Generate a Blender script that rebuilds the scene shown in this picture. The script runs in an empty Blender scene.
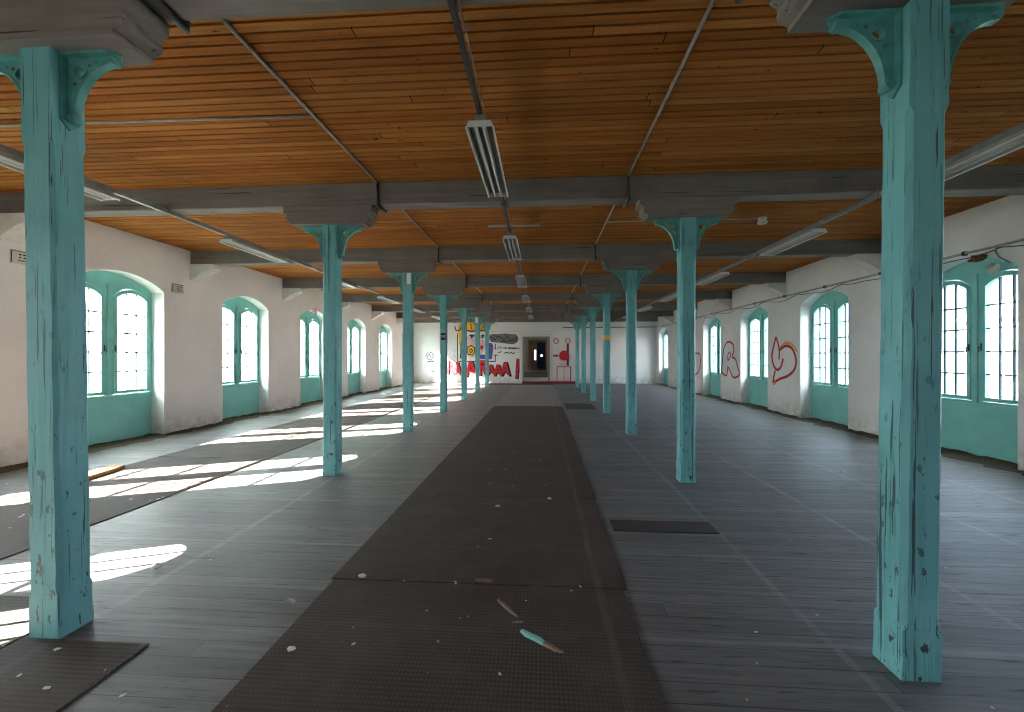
import bpy, bmesh, math, random
from mathutils import Vector, Matrix
from mathutils.geometry import tessellate_polygon
random.seed(7)
C = bpy.context.scene
COL = C.collection
D = bpy.data

# ------------------------------------------------------------------ camera
F = 430.0
EYE = 1.6
TH = math.atan((541.5 - 512) / F)
ST, CT = math.sin(TH), math.cos(TH)

def ray(px, py):
    xc = (px - 512) / F
    return (-ST + xc * CT, CT + xc * ST, (356 - py) / F)
def on_floor(px, py, z=0.0):
    d = ray(px, py); t = (z - EYE) / d[2]
    return (d[0] * t, d[1] * t)
def on_y(px, py, Y):
    d = ray(px, py); t = Y / d[1]
    return (d[0] * t, EYE + d[2] * t)
def on_x(px, py, X):
    d = ray(px, py); t = X / d[0]
    return (d[1] * t, EYE + d[2] * t)

cam = D.cameras.new('camera'); camo = D.objects.new('camera', cam); COL.objects.link(camo)
cam.sensor_width = 36; cam.lens = F / 1024 * 36; cam.clip_end = 400; cam.clip_start = 0.05
camo.location = (0, 0, EYE); camo.rotation_euler = (math.pi / 2, 0, TH)
C.camera = camo

# ------------------------------------------------------------------ dimensions
XL, XR = -7.6, 6.62          # inner faces of the long walls
Y0, YE = -11.0, 25.3          # near and far end walls
BAY = 3.32
CY = [2.34 + BAY * k for k in range(7)]           # column centres
CXL, CXR = -2.83, 1.835
BY = [2.31 + BAY * k for k in range(-2, 7)]       # beam centres
ZB, ZC = 3.59, 3.876         # beam underside, ceiling
ZBOL = 3.352
WT = 0.6                     # wall thickness
WC = [CY[0] + BAY * (k + .5) for k in range(-4, 7)]   # window centres

# ------------------------------------------------------------------ node helpers
class NT:
    def __init__(s, name):
        s.m = D.materials.new(name); s.m.use_nodes = True
        s.t = s.m.node_tree; s.t.nodes.clear()
        s.out = s.t.nodes.new('ShaderNodeOutputMaterial')
        s.b = s.t.nodes.new('ShaderNodeBsdfPrincipled')
        s.t.links.new(s.b.outputs[0], s.out.inputs[0])
        s.pos = s.t.nodes.new('ShaderNodeNewGeometry').outputs['Position']
    def n(s, ty, ins=None, **kw):
        x = s.t.nodes.new(ty)
        for k, v in kw.items(): setattr(x, k, v)
        for k, v in (ins or {}).items(): s.set(x.inputs[k], v)
        return x
    def set(s, sock, v):
        if isinstance(v, bpy.types.NodeSocket): s.t.links.new(v, sock)
        else: sock.default_value = v
    def math(s, op, a, b=0.0, c=None):
        x = s.n('ShaderNodeMath', operation=op); s.set(x.inputs[0], a); s.set(x.inputs[1], b)
        if c is not None: s.set(x.inputs[2], c)
        return x.outputs[0]
    def scale(s, v, sc):
        x = s.n('ShaderNodeVectorMath', operation='MULTIPLY'); s.set(x.inputs[0], v); s.set(x.inputs[1], sc)
        return x.outputs[0]
    def noise(s, v, sc=1.0, det=4, rough=.55):
        return s.n('ShaderNodeTexNoise', {'Vector': v, 'Scale': sc, 'Detail': det, 'Roughness': rough}).outputs[0]
    def white(s, v):
        return s.n('ShaderNodeTexWhiteNoise', {'Vector': v}, noise_dimensions='3D').outputs[0]
    def ramp(s, f, *stops, interp='LINEAR'):
        x = s.n('ShaderNodeValToRGB'); s.set(x.inputs[0], f); r = x.color_ramp; r.interpolation = interp
        while len(r.elements) < len(stops): r.elements.new(.5)
        for e, (p, c) in zip(r.elements, stops):
            e.position = p; e.color = (c, c, c, 1) if isinstance(c, (int, float)) else (*c, 1)
        return x.outputs[0]
    def mix(s, f, a, b, mode='MIX'):
        x = s.n('ShaderNodeMix', data_type='RGBA', blend_type=mode)
        s.set(x.inputs[0], f)
        for sk, v in ((x.inputs[6], a), (x.inputs[7], b)):
            s.set(sk, v if isinstance(v, bpy.types.NodeSocket) else (*v, 1))
        return x.outputs[2]
    def sep(s, v):
        return s.n('ShaderNodeSeparateXYZ', {0: v}).outputs
    def comb(s, x, y, z):
        return s.n('ShaderNodeCombineXYZ', {0: x, 1: y, 2: z}).outputs[0]
    def bump(s, h, st=.3, dist=.01):
        s.set(s.b.inputs['Normal'], s.n('ShaderNodeBump', {'Height': h, 'Strength': st, 'Distance': dist}).outputs[0])
    def done(s, col, rough=.7, metal=0.0):
        s.set(s.b.inputs['Base Color'], col if isinstance(col, bpy.types.NodeSocket) else (*col, 1))
        s.set(s.b.inputs['Roughness'], rough); s.b.inputs['Metallic'].default_value = metal
        s.b.inputs['Specular IOR Level'].default_value = .3
        return s.m

def plain(name, col, rough=.7, metal=0.0, var=.18, sc=9.0):
    k = NT(name)
    f = k.noise(k.pos, sc, 5)
    a = tuple(c * (1 - var) for c in col); b = tuple(min(1, c * (1 + var)) for c in col)
    return k.done(k.ramp(f, (.3, a), (.7, b)), rough, metal)

# ------------------------------------------------------------------ materials
M = {}
def m_teal():
    k = NT('weathered_teal_paint'); P = k.pos
    base = k.ramp(k.noise(P, 2.2, 5), (.3, (.12, .345, .36)), (.7, (.175, .44, .46)))
    grain = k.noise(k.scale(P, (30, 30, 1.1)), 1.0, 5, .6)
    col = k.mix(k.ramp(grain, (.50, 0), (.75, .45)), base, (.06, .22, .23))
    crack = k.ramp(k.noise(k.scale(P, (34, 34, .7)), 1.0, 4, .6), (.635, 0), (.66, 1))
    crack = k.math('MAXIMUM', crack, k.math('MULTIPLY', k.ramp(k.noise(k.scale(P, (75, 75, 1.3)), 1.0, 3, .5), (.64, 0), (.67, 1)), .8))
    chips = k.ramp(k.noise(k.scale(P, (19, 19, 9)), 1.0, 5, .62), (.62, 0), (.64, 1))
    lowz = k.ramp(k.math('MULTIPLY', k.sep(P)[2], .3), (.0, 1), (.75, .0))
    chips = k.math('MULTIPLY', chips, lowz)
    dark = k.math('MAXIMUM', k.math('MULTIPLY', crack, .85), chips)
    col = k.mix(dark, col, (.022, .04, .04))
    k.bump(k.math('SUBTRACT', grain, k.math('MULTIPLY', dark, 1.5)), .35, .006)
    return k.done(col, .55)
M['teal'] = m_teal()
M['teal_iron'] = plain('teal_painted_iron', (.09, .30, .28), .45, var=.2, sc=14)
M['teal_join'] = plain('teal_window_paint', (.19, .50, .46), .5, var=.10, sc=3)
M['bars'] = plain('dark_glazing_bar_paint', (.035, .07, .07), .6, var=.10, sc=3)  # glazing bars coloured darker than the window frames
def m_beam():
    k = NT('grey_painted_beam_timber'); P = k.pos
    g = k.noise(k.scale(P, (.9, 22, 22)), 1.0, 5, .6)
    col = k.mix(k.ramp(g, (.3, 0), (.7, 1)), (.15, .132, .118), (.215, .192, .174))
    col = k.mix(k.ramp(k.noise(P, 2.5, 4), (.45, 0), (.75, .5)), col, (.12, .107, .097))
    ck = k.ramp(k.noise(k.scale(P, (.6, 30, 30)), 1.0, 2), (.69, 0), (.71, 1))
    col = k.mix(ck, col, (.03, .026, .024))
    k.bump(g, .3, .006)
    return k.done(col, .75)
M['beam'] = m_beam()
def m_ceil():
    k = NT('varnished_ceiling_boards'); P = k.pos
    x, y, z = k.sep(P)
    row = k.math('FLOOR', k.math('DIVIDE', y, .1))
    off = k.math('MULTIPLY', k.white(k.comb(row, 3.1, 0)), 6.0)
    brd = k.math('FLOOR', k.math('DIVIDE', k.math('ADD', x, off), 6.0))
    r = k.white(k.comb(row, brd, 1.7))
    col = k.ramp(r, (0, (.30, .100, .018)), (.35, (.37, .128, .024)), (.7, (.41, .152, .031)), (1, (.47, .195, .048)))
    g = k.noise(k.scale(k.comb(x, k.math('ADD', y, k.math('MULTIPLY', r, 9)), z), (1.3, 38, 1)), 1.0, 5, .6)
    col = k.mix(k.ramp(g, (.42, 0), (.72, .6)), col, (.15, .05, .012))
    kn = k.ramp(k.noise(k.scale(P, (9, 26, 1)), 1.0, 2), (.70, 0), (.76, 1))
    col = k.mix(kn, col, (.07, .024, .008))
    stain = k.ramp(k.noise(k.scale(P, (.5, 1.2, 1)), 1.0, 4), (.45, 0), (.75, .45))
    col = k.mix(stain, col, (.15, .065, .022))
    fr = k.math('FRACT', k.math('DIVIDE', k.math('ADD', x, off), 6.0))
    jt = k.math('LESS_THAN', fr, .0014)
    col = k.mix(jt, col, (.02, .01, .005))
    m = k.done(col, .85); k.b.inputs['Specular IOR Level'].default_value = .12; return m
M['ceil'] = m_ceil()
M['gap'] = plain('dark_board_gaps', (.018, .009, .004), .9)  # near-black colour for the grooves between ceiling boards
def m_wall():
    k = NT('whitewashed_plaster'); P = k.pos
    col = k.ramp(k.noise(P, .9, 6, .6), (.3, (.71, .70, .68)), (.7, (.80, .80, .785)))
    z = k.sep(P)[2]
    dirt = k.math('MULTIPLY', k.ramp(k.math('MULTIPLY', z, 1.0), (0, 1), (.5, 0)), k.ramp(k.noise(P, 5, 5), (.35, 0), (.65, .7)))
    col = k.mix(dirt, col, (.33, .29, .24))
    sp = k.ramp(k.noise(P, 7, 4), (.70, 0), (.73, .35))
    col = k.mix(sp, col, (.45, .41, .36))
    k.bump(k.noise(P, 18, 4), .15, .01)
    return k.done(col, .9)
M['wall'] = m_wall()
def lines_xy(k, x, y):
    wob = k.math('MULTIPLY', k.math('SUBTRACT', k.noise(k.pos, 1.6, 3), .5), .05)
    def ln(c, period, off, w):
        f = k.math('ABSOLUTE', k.math('SUBTRACT', k.math('FRACT', k.math('DIVIDE', k.math('ADD', k.math('SUBTRACT', c, off), wob), period)), .5))
        return k.ramp(k.math('MULTIPLY', k.math('SUBTRACT', .5, f), period), (0, 1), (w, 1), (w * 1.7, 0))
    a = k.math('MULTIPLY', ln(x, 1.21, .39, .018), k.math('GREATER_THAN', x, 0))
    a = k.math('MAXIMUM', a, k.ramp(k.math('ABSOLUTE', k.math('ADD', k.math('ADD', x, 2.72), wob)), (0, 1), (.02, 1), (.035, 0)))
    b = ln(y, 1.06, .36, .014)
    return a, b
def m_floor():
    k = NT('worn_grey_floorboards'); P = k.pos
    x, y, z = k.sep(P)
    W = .135
    row = k.math('FLOOR', k.math('DIVIDE', y, W))
    off = k.math('MULTIPLY', k.white(k.comb(row, 1.3, 0)), 3.6)
    brd = k.math('FLOOR', k.math('DIVIDE', k.math('ADD', x, off), 3.6))
    r = k.white(k.comb(row, brd, .7))
    col = k.ramp(r, (0, (.120, .121, .123)), (.5, (.160, .160, .161)), (1, (.205, .204, .203)))
    g = k.noise(k.scale(P, (1.6, 34, 1)), 1.0, 6, .65)
    col = k.mix(k.ramp(g, (.36, 0), (.66, .85)), col, (.078, .080, .086))
    dirt = k.ramp(k.noise(P, .55, 5, .6), (.40, 0), (.70, .6))
    col = k.mix(dirt, col, (.115, .112, .110))
    a, b = lines_xy(k, x, y)
    brk = k.ramp(k.noise(P, 2.3, 4), (.35, .25), (.6, .8))
    ln = k.math('MULTIPLY', k.math('MAXIMUM', a, k.math('MULTIPLY', b, .9)), brk)
    clean = k.math('MULTIPLY', k.math('GREATER_THAN', y, 13.72), k.math('MULTIPLY', k.math('GREATER_THAN', x, -1.5), k.math('LESS_THAN', x, .66)))
    col = k.mix(k.math('MULTIPLY', clean, .45), col, (.27, .265, .26))
    col = k.mix(k.math('MULTIPLY', ln, .40), col, (.34, .335, .33))
    fy = k.math('FRACT', k.math('DIVIDE', y, W))
    gapn = k.ramp(k.noise(k.scale(P, (.8, 7.4, 1)), 1.0, 3), (.36, .25), (.56, 1))
    gap = k.math('MULTIPLY', k.math('LESS_THAN', fy, .045), gapn)
    fx = k.math('FRACT', k.math('DIVIDE', k.math('ADD', x, off), 3.6))
    gap = k.math('MAXIMUM', gap, k.math('MULTIPLY', k.math('LESS_THAN', fx, .0015), .8))
    scr = k.ramp(k.noise(k.scale(P, (3.2, 34, 1)), 1.0, 4, .6), (.59, 0), (.68, .9))
    dk = k.math('MAXIMUM', gap, scr)
    col = k.mix(dk, col, (.022, .021, .021))
    speck = k.ramp(k.noise(P, 55, 2), (.735, 0), (.75, .8))
    speckm = k.ramp(k.noise(P, 1.1, 3), (.48, 0), (.6, 1))
    col = k.mix(k.math('MULTIPLY', speck, speckm), col, (.40, .39, .37))
    xs = k.math('ABSOLUTE', k.math('ADD', x, .5))
    moss = k.math('MULTIPLY', k.ramp(k.math('MULTIPLY', k.math('SUBTRACT', xs, 5.9), .8), (0, 0), (.9, 1)), k.ramp(k.noise(P, 1.7, 5, .65), (.42, 0), (.6, .85)))
    col = k.mix(moss, col, (.068, .060, .038))
    k.bump(k.math('SUBTRACT', k.math('MULTIPLY', g, .5), dk), .4, .006)
    m = k.done(col, .52); k.b.inputs['Specular IOR Level'].default_value = .45; return m
M['floor'] = m_floor()
def m_mat():
    k = NT('ribbed_brown_rubber'); P = k.pos
    x, y, z = k.sep(P)
    sx = k.math('SINE', k.math('MULTIPLY', x, 2 * math.pi / .022))
    sy = k.math('SINE', k.math('MULTIPLY', y, 2 * math.pi / .03))
    rib = k.math('ADD', k.math('MULTIPLY', sx, .3), k.math('MULTIPLY', sy, .35))
    base = k.ramp(k.noise(P, .8, 5, .6), (.3, (.076, .058, .049)), (.7, (.110, .086, .074)))
    col = k.mix(k.ramp(rib, (-.2, .8), (.45, 0)), base, (.036, .030, .027))
    dust = k.ramp(k.noise(P, 2.6, 6, .65), (.46, 0), (.75, .45))
    col = k.mix(dust, col, (.105, .095, .089))
    a, b = lines_xy(k, x, y)
    ln = k.math('MULTIPLY', k.math('MAXIMUM', a, k.math('MULTIPLY', b, .35)), k.ramp(k.noise(P, 2.3, 4), (.35, .2), (.6, .7)))
    col = k.mix(k.math('MULTIPLY', ln, .38), col, (.19, .18, .17))
    speck = k.ramp(k.noise(P, 48, 2), (.745, 0), (.76, .7))
    col = k.mix(speck, col, (.28, .27, .26))
    k.bump(rib, .2, .003)
    m = k.done(col, .75); k.b.inputs['Specular IOR Level'].default_value = .22; return m
M['mat'] = m_mat()
def m_glass():
    k = NT('old_window_glass')
    tr = k.n('ShaderNodeBsdfTransparent', {'Color': (.93, .95, .95, 1)})
    gl = k.n('ShaderNodeBsdfGlossy', {'Color': (1, 1, 1, 1), 'Roughness': .05})
    mx = k.n('ShaderNodeMixShader', {0: .05}); k.t.links.new(tr.outputs[0], mx.inputs[1]); k.t.links.new(gl.outputs[0], mx.inputs[2])
    k.t.links.new(mx.outputs[0], k.out.inputs[0]); return k.m
M['glass'] = m_glass()
M['grey_metal'] = plain('dull_grey_metal', (.22, .22, .22), .5, .3)
M['dark_metal'] = plain('black_cable_tray', (.035, .035, .037), .5)
M['lamp_white'] = plain('white_enamel', (.62, .61, .58), .4, var=.06)
M['lamp_back'] = plain('dusty_reflector_grey', (.30, .30, .29), .5)
M['tube'] = plain('unlit_white_glass_tube', (.55, .55, .53), .25, var=.03)
M['conduit'] = plain('pale_grey_conduit', (.36, .33, .30), .5)
M['stone'] = plain('whitewashed_stone', (.68, .66, .62), .85, var=.08)
M['dirt'] = plain('mossy_grit', (.085, .072, .045), .95, var=.5, sc=30)
M['flake'] = plain('white_paint_flake', (.62, .61, .59), .8)
M['woodchip'] = plain('raw_split_wood', (.20, .145, .10), .8, var=.3, sc=40)
M['plank'] = plain('orange_pine', (.50, .24, .07), .6, var=.2)
M['sign'] = plain('yellowed_sign_enamel', (.60, .56, .48), .5, var=.08)
M['ink'] = plain('black_ink', (.02, .02, .02), .6)
M['paper'] = plain('white_paper', (.78, .77, .74), .8, var=.03)
M['black'] = plain('black_spray_paint', (.018, .018, .02), .6)
M['red'] = plain('red_spray_paint', (.55, .02, .03), .55)
M['redline'] = plain('dark_red_spray_line', (.48, .02, .02), .6)
M['orange'] = plain('orange_spray_paint', (.80, .36, .04), .6)
M['yellow'] = plain('yellow_spray_paint', (.80, .55, .03), .6)
M['pink'] = plain('pale_pink_paint', (.66, .48, .55), .6)
M['purple'] = plain('violet_spray_paint', (.10, .08, .35), .6)
M['blue'] = plain('blue_spray_paint', (.05, .12, .42), .6)
M['greycloud'] = plain('grey_spray_paint', (.14, .14, .145), .6, var=.4, sc=6)
M['signred'] = plain('red_enamel', (.45, .02, .02), .35)
M['orangesign'] = plain('orange_red_print', (.62, .13, .04), .5)
M['darkred'] = plain('dark_red_carpet', (.17, .02, .03), .9)
M['tan'] = plain('tan_plaster', (.45, .36, .25), .9)
M['bluedoor'] = plain('dark_blue_door_paint', (.02, .05, .16), .5)
M['brownwood'] = plain('orange_brown_frame_wood', (.20, .085, .03), .6)
M['greypaint'] = plain('grey_green_door_paint', (.20, .21, .20), .6)
M['white_trim'] = plain('white_gloss_trim', (.66, .64, .60), .5, var=.05)
M['rust'] = plain('rusty_scrap', (.12, .055, .03), .9, var=.6, sc=40)
M['facade'] = plain('pale_render_facade', (.62, .57, .56), .9, var=.05, sc=.5)
M['roof'] = plain('pale_grey_roof', (.55, .53, .52), .9)
M['winglass'] = plain('dark_house_windows', (.08, .09, .10), .2)
M['ground'] = plain('yard_gravel', (.11, .115, .10), .95, var=.15, sc=.6)

# ------------------------------------------------------------------ mesh helpers
def BM(): return bmesh.new()
def link(name, bm, mat, parent=None, smooth=False, mats=None):
    bmesh.ops.remove_doubles(bm, verts=bm.verts, dist=1e-5)
    bmesh.ops.recalc_face_normals(bm, faces=bm.faces)
    me = D.meshes.new(name); bm.to_mesh(me); bm.free()
    me.materials.append(mat)
    for x in (mats or []): me.materials.append(x)
    if smooth:
        for p in me.polygons: p.use_smooth = True
    o = D.objects.new(name, me); COL.objects.link(o)
    if parent: o.parent = parent
    return o
def tag(o, label, cat, group=None, kind=None):
    o['label'] = label; o['category'] = cat
    if group: o['group'] = group
    if kind: o['kind'] = kind
    return o
def empty(name, loc, label, cat, group=None, kind=None):
    o = D.objects.new(name, None); COL.objects.link(o); o.location = loc; o.empty_display_size = .1
    return tag(o, label, cat, group, kind)
def box(bm, x0, x1, y0, y1, z0, z1, mi=0):
    v = [bm.verts.new(p) for p in ((x0,y0,z0),(x1,y0,z0),(x1,y1,z0),(x0,y1,z0),(x0,y0,z1),(x1,y0,z1),(x1,y1,z1),(x0,y1,z1))]
    for f in ((0,3,2,1),(4,5,6,7),(0,1,5,4),(1,2,6,5),(2,3,7,6),(3,0,4,7)):
        bm.faces.new([v[i] for i in f]).material_index = mi
def boxbev(bm, x0, x1, y0, y1, z0, z1, b=.004):
    t = BM(); box(t, x0, x1, y0, y1, z0, z1)
    bmesh.ops.bevel(t, geom=t.edges[:] , offset=b, segments=1, affect='EDGES')
    me = D.meshes.new('tmp'); t.to_mesh(me); t.free(); bm.from_mesh(me); D.meshes.remove(me)
def prism(bm, loops, f, d0, d1, mi=0):
    """loops[0] outline, others holes, in (u,v); f(u,v,d)->xyz"""
    tris = tessellate_polygon([[Vector((u, v, 0)) for u, v in L] for L in loops])
    flat = [p for L in loops for p in L]
    A = [bm.verts.new(f(u, v, d0)) for u, v in flat]
    B = [bm.verts.new(f(u, v, d1)) for u, v in flat]
    for t in tris:
        for S in (A, B):
            try: bm.faces.new([S[i] for i in t]).material_index = mi
            except ValueError: pass
    i = 0
    for L in loops:
        n = len(L)
        for j in range(n):
            a, b = i + j, i + (j + 1) % n
            try: bm.faces.new([A[a], A[b], B[b], B[a]]).material_index = mi
            except ValueError: pass
        i += n
def tube(bm, pts, r, n=8, closed=False):
    pts = [Vector(p) for p in pts]; rings = []
    for i, p in enumerate(pts):
        if closed: d = pts[(i + 1) % len(pts)] - pts[i - 1]
        else: d = pts[min(i + 1, len(pts) - 1)] - pts[max(i - 1, 0)]
        d.normalize()
        a = Vector((0, 0, 1)) if abs(d.z) < .9 else Vector((1, 0, 0))
        u = d.cross(a).normalized(); w = d.cross(u).normalized()
        k = 1.0
        if 0 < i < len(pts) - 1:
            c = (pts[i] - pts[i - 1]).normalized().dot(d); k = 1 / max(.6, c)
        rings.append([bm.verts.new(p + (u * math.cos(2 * math.pi * j / n) + w * math.sin(2 * math.pi * j / n)) * r * k) for j in range(n)])
    m = len(rings)
    for i in range(m if closed else m - 1):
        A, B = rings[i], rings[(i + 1) % m]
        for j in range(n): bm.faces.new([A[j], A[(j + 1) % n], B[(j + 1) % n], B[j]])
    if not closed:
        bm.faces.new(rings[0]); bm.faces.new(rings[-1][::-1])
def cyl(bm, p, q, r, n=14): tube(bm, [p, q], r, n)
def circ(cx, cy, r, n=16, a0=0, a1=2 * math.pi, end=False):
    return [(cx + r * math.cos(a0 + (a1 - a0) * i / n), cy + r * math.sin(a0 + (a1 - a0) * i / n)) for i in range(n + (1 if end else 0))]
def copy_tree(o, parent=None):
    c = o.copy(); COL.objects.link(c)
    if parent: c.parent = parent
    for ch in list(o.children): copy_tree(ch, c)
    return c

# ------------------------------------------------------------------ setting: floor, ceiling, walls
b = BM(); box(b, XL - WT, XR + WT, Y0 - .3, YE + .35, -.25, 0)
tag(link('floor', b, M['floor']), 'worn grey transverse floorboards of the hall', 'floor', kind='structure')

b = BM(); W = .1; y = Y0 - .3; i = 0
i0 = math.floor((Y0 - .3) / W)
for i in range(i0, math.ceil((YE + .3) / W)):
    ya, yb = i * W, (i + 1) * W; g = .009
    zb = ZC + random.uniform(-.002, .002)
    x0, x1 = XL - .1, XR + .1
    pr = [(ya, ZC + .022, 1), (ya + g, ZC + .022, 0), (ya + g + .002, zb, 0), (yb - g - .002, zb, 0), (yb - g, ZC + .022, 1), (yb, ZC + .022, 1)]
    vs = [(b.verts.new((x0, p, z)), b.verts.new((x1, p, z))) for p, z, _ in pr]
    for j in range(5):
        f = b.faces.new([vs[j][0], vs[j + 1][0], vs[j + 1][1], vs[j][1]]); f.material_index = 1 if j in (0, 4) else 0
box(b, XL - .1, XR + .1, Y0 - .3, YE + .3, ZC + .03, ZC + .2, 1)
me = D.meshes.new('ceiling'); b.to_mesh(me); b.free(); me.materials.append(M['ceil']); me.materials.append(M['gap'])
o = D.objects.new('ceiling', me); COL.objects.link(o)
tag(o, 'varnished orange brown boarded ceiling between the grey beams', 'ceiling', kind='structure')

HW, ZSP, ZCR = .86, 2.88, 3.14
def arch(c, hw, z0, z1, n=14):
    """points along a segmental arch from c-hw to c+hw"""
    h = z1 - z0; R = (hw * hw + h * h) / (2 * h); a = math.asin(hw / R)
    return [(c + R * math.sin(-a + 2 * a * i / n), z1 - R + R * math.cos(-a + 2 * a * i / n)) for i in range(n + 1)]
outline = [(Y0 - .3, 0)]
for c in WC:
    outline += [(c - HW, 0)] + arch(c, HW, ZSP, ZCR) + [(c + HW, 0)]
outline += [(YE + .35, 0), (YE + .35, ZC + .1), (Y0 - .3, ZC + .1)]
for nm, X, s, lab in (('wall_left', XL, -1, 'whitewashed left wall with arched window bays, behind the sunlit floor'), ('wall_right', XR, 1, 'whitewashed right wall with red outline graffiti between arched windows')):
    b = BM(); prism(b, [outline], lambda u, v, d: (X + s * d, u, v), 0, WT)
    tag(link(nm, b, M['wall']), lab, 'wall', kind='structure')
b = BM(); box(b, XL, XR, Y0 - .3, Y0, 0, ZC)
tag(link('wall_near', b, M['wall']), 'whitewashed end wall behind the camera', 'wall', kind='structure')
DX0, DZ1 = on_y(522.3, 336.5, YE); DX1 = on_y(549.8, 340, YE)[0]
b = BM(); prism(b, [[(XL, 0), (DX0, 0), (DX0, DZ1), (DX1, DZ1), (DX1, 0), (XR, 0), (XR, ZC), (XL, ZC)]], lambda u, v, d: (u, YE + d, v), 0, .3)
tag(link('wall_far', b, M['wall']), 'whitewashed far end wall with comic graffiti and an open doorway', 'wall', kind='structure')

# ------------------------------------------------------------------ windows
def make_window(name, s):
    """built at origin: x outward (s), y along wall, inner wall face x=0"""
    root = D.objects.new(name, None); COL.objects.link(root); root.empty_display_size = .1
    d0, d1 = .27, .36
    f = lambda u, v, d: (s * d, u, v)
    # fixed frame board with two casement openings
    b = BM()
    out = [(-HW, .84)] + [(u, v) for u, v in arch(0, HW, ZSP, ZCR)] + [(HW, .84)]
    out = [p for i, p in enumerate(out)]
    holes = []
    for sg in (-1, 1):
        u0, u1 = sorted((sg * .077, sg * .812)); c = (u0 + u1) / 2; hw = (u1 - u0) / 2
        holes.append([(u0, .885)] + arch(c, hw, 2.72, 2.88, 10) + [(u1, .885)])
    prism(b, [out] + holes, f, d0, d1)
    box(b, *sorted((s * (d0 - .02), s * (d0 + .01))), -HW, HW, .815, .845)
    link('frame', b, M['teal_join'], root)
    b = BM(); box(b, *sorted((s * (d0 + .01), s * (d1 - .01))), -HW, HW, 0, .815)
    link('parapet_panel', b, M['teal_join'], root)
    b = BM(); box(b, *sorted((s * (d0 + .01), s * (d0 - .025))), -.035, .035, .86, 2.9)
    link('centre_batten', b, M['teal_join'], root)
    for sg in (-1, 1):
        u0, u1 = sorted((sg * .085, sg * .804)); c = (u0 + u1) / 2; hw = (u1 - u0) / 2
        g0, g1, gb, gs, gc = u0 + .065, u1 - .065, .955, 2.685, 2.80
        b = BM()
        prism(b, [[(u0, .893)] + arch(c, hw, 2.712, 2.868, 10) + [(u1, .893)], [(g0, gb)] + arch(c, hw - .065, gs, gc, 10) + [(g1, gb)]], f, d0 - .012, d1 - .03)
        ca = link('casement', b, M['teal_join'], root)
        b = BM()
        for i in (1, 2):
            u = g0 + (g1 - g0) * i / 3
            box(b, *sorted((s * (d0 + .0), s * (d0 + .028))), u - .012, u + .012, gb, gc - .006)
        for i in range(1, 5):
            z = gb + (gs + .06 - gb) * i / 5
            box(b, *sorted((s * (d0 + .002), s * (d0 + .026))), g0, g1, z - .012, z + .012)
        link('glazing_bars', b, M['bars'], ca)
        b = BM(); prism(b, [[(g0 - .005, gb - .005)] + arch(c, hw - .06, gs, gc + .004, 10) + [(g1 + .005, gb - .005)]], f, d0 + .013, d0 + .017)
        link('pane', b, M['glass'], ca)
        b = BM(); hx = s * (d0 - .016); uu = sg * .10
        boxbev(b, *sorted((hx, hx - s * .012)), uu - .012, uu + .012, 1.68, 1.80, .003)
        cyl(b, (hx - s * .010, uu, 1.74), (hx - s * .045, uu, 1.74), .008, 8)
        cyl(b, (hx - s * .040, uu, 1.745), (hx - s * .040, uu, 1.66), .007, 8)
        link('latch', b, M['dark_metal'], ca)
        b = BM()
        for z in (1.05, 1.8, 2.5):
            cyl(b, (s * (d0 - .018), sg * .808, z - .04), (s * (d0 - .018), sg * .808, z + .04), .010, 8)
        link('hinges', b, M['teal_join'], ca)
    return root
ordL = ['hidden behind the camera', 'beside the camera', 'first in view', 'nearest in view, beside the nearest column', 'second in view', 'third in view', 'fourth in view', 'fifth in view', 'beside the far end wall']
wn = 0
for s, X, side in ((-1, XL, 'left'), (1, XR, 'right')):
    proto = None
    for k, c in enumerate(WC):
        wn += 1
        if proto is None: proto = w = make_window('window_1' if s < 0 else 'window_%d' % wn, s)
        else: w = copy_tree(proto); w.name = 'window_%d' % wn
        w.location = (X, c, 0)
        n = k - 3
        where = 'behind the camera' if n < 0 else ('beside the far end wall' if k == 10 else ['outside the view', 'first', 'second', 'third', 'fourth', 'fifth', 'sixth'][min(n, 6)] + ' visible from the camera' if n else 'just outside the view')
        tag(w, 'tall arched teal casement window in %s wall, %s' % (side, where), 'window', 'arched teal windows of the %s wall' % side, 'structure')

# ------------------------------------------------------------------ beams and corbels
cnt = ['first', 'second', 'third', 'fourth', 'fifth', 'sixth', 'seventh']
def make_beam(yc):
    b = BM(); h = .12; n = 40
    rings = []
    for i in range(n + 1):
        x = XL + .001 + (XR - XL - .002) * i / n
        j = lambda a: random.uniform(-a, a)
        c = .012
        pts = [(-h + c, ZB), (h - c, ZB), (h, ZB + c), (h, ZC - .001), (-h, ZC - .001), (-h, ZB + c)]
        rings.append([b.verts.new((x, yc + py + (j(.0025) if k not in (3, 4) else 0), pz + (j(.003) if k in (2, 5) else 0))) for k, (py, pz) in enumerate(pts)])
    for A, B in zip(rings, rings[1:]):
        for j in range(6): b.faces.new([A[j], A[(j + 1) % 6], B[(j + 1) % 6], B[j]])
    b.faces.new(rings[0]); b.faces.new(rings[-1])
    return b
tag(link('ceiling_beam', make_beam(YE - .138), M['beam']), 'grey timber ceiling beam lying against the top of the far end wall', 'beam', 'grey ceiling beams', 'thing')
corb = [(0, ZB), (.50, ZB), (.50, ZB - .075), (.475, ZB - .08), (.475, ZB - .10), (.44, ZB - .115), (.42, ZB - .14), (.37, ZB - .145), (.30, ZB - .175), (.20, ZB - .24), (.10, ZB - .30), (.05, ZB - .335), (0, ZB - .34)]
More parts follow.
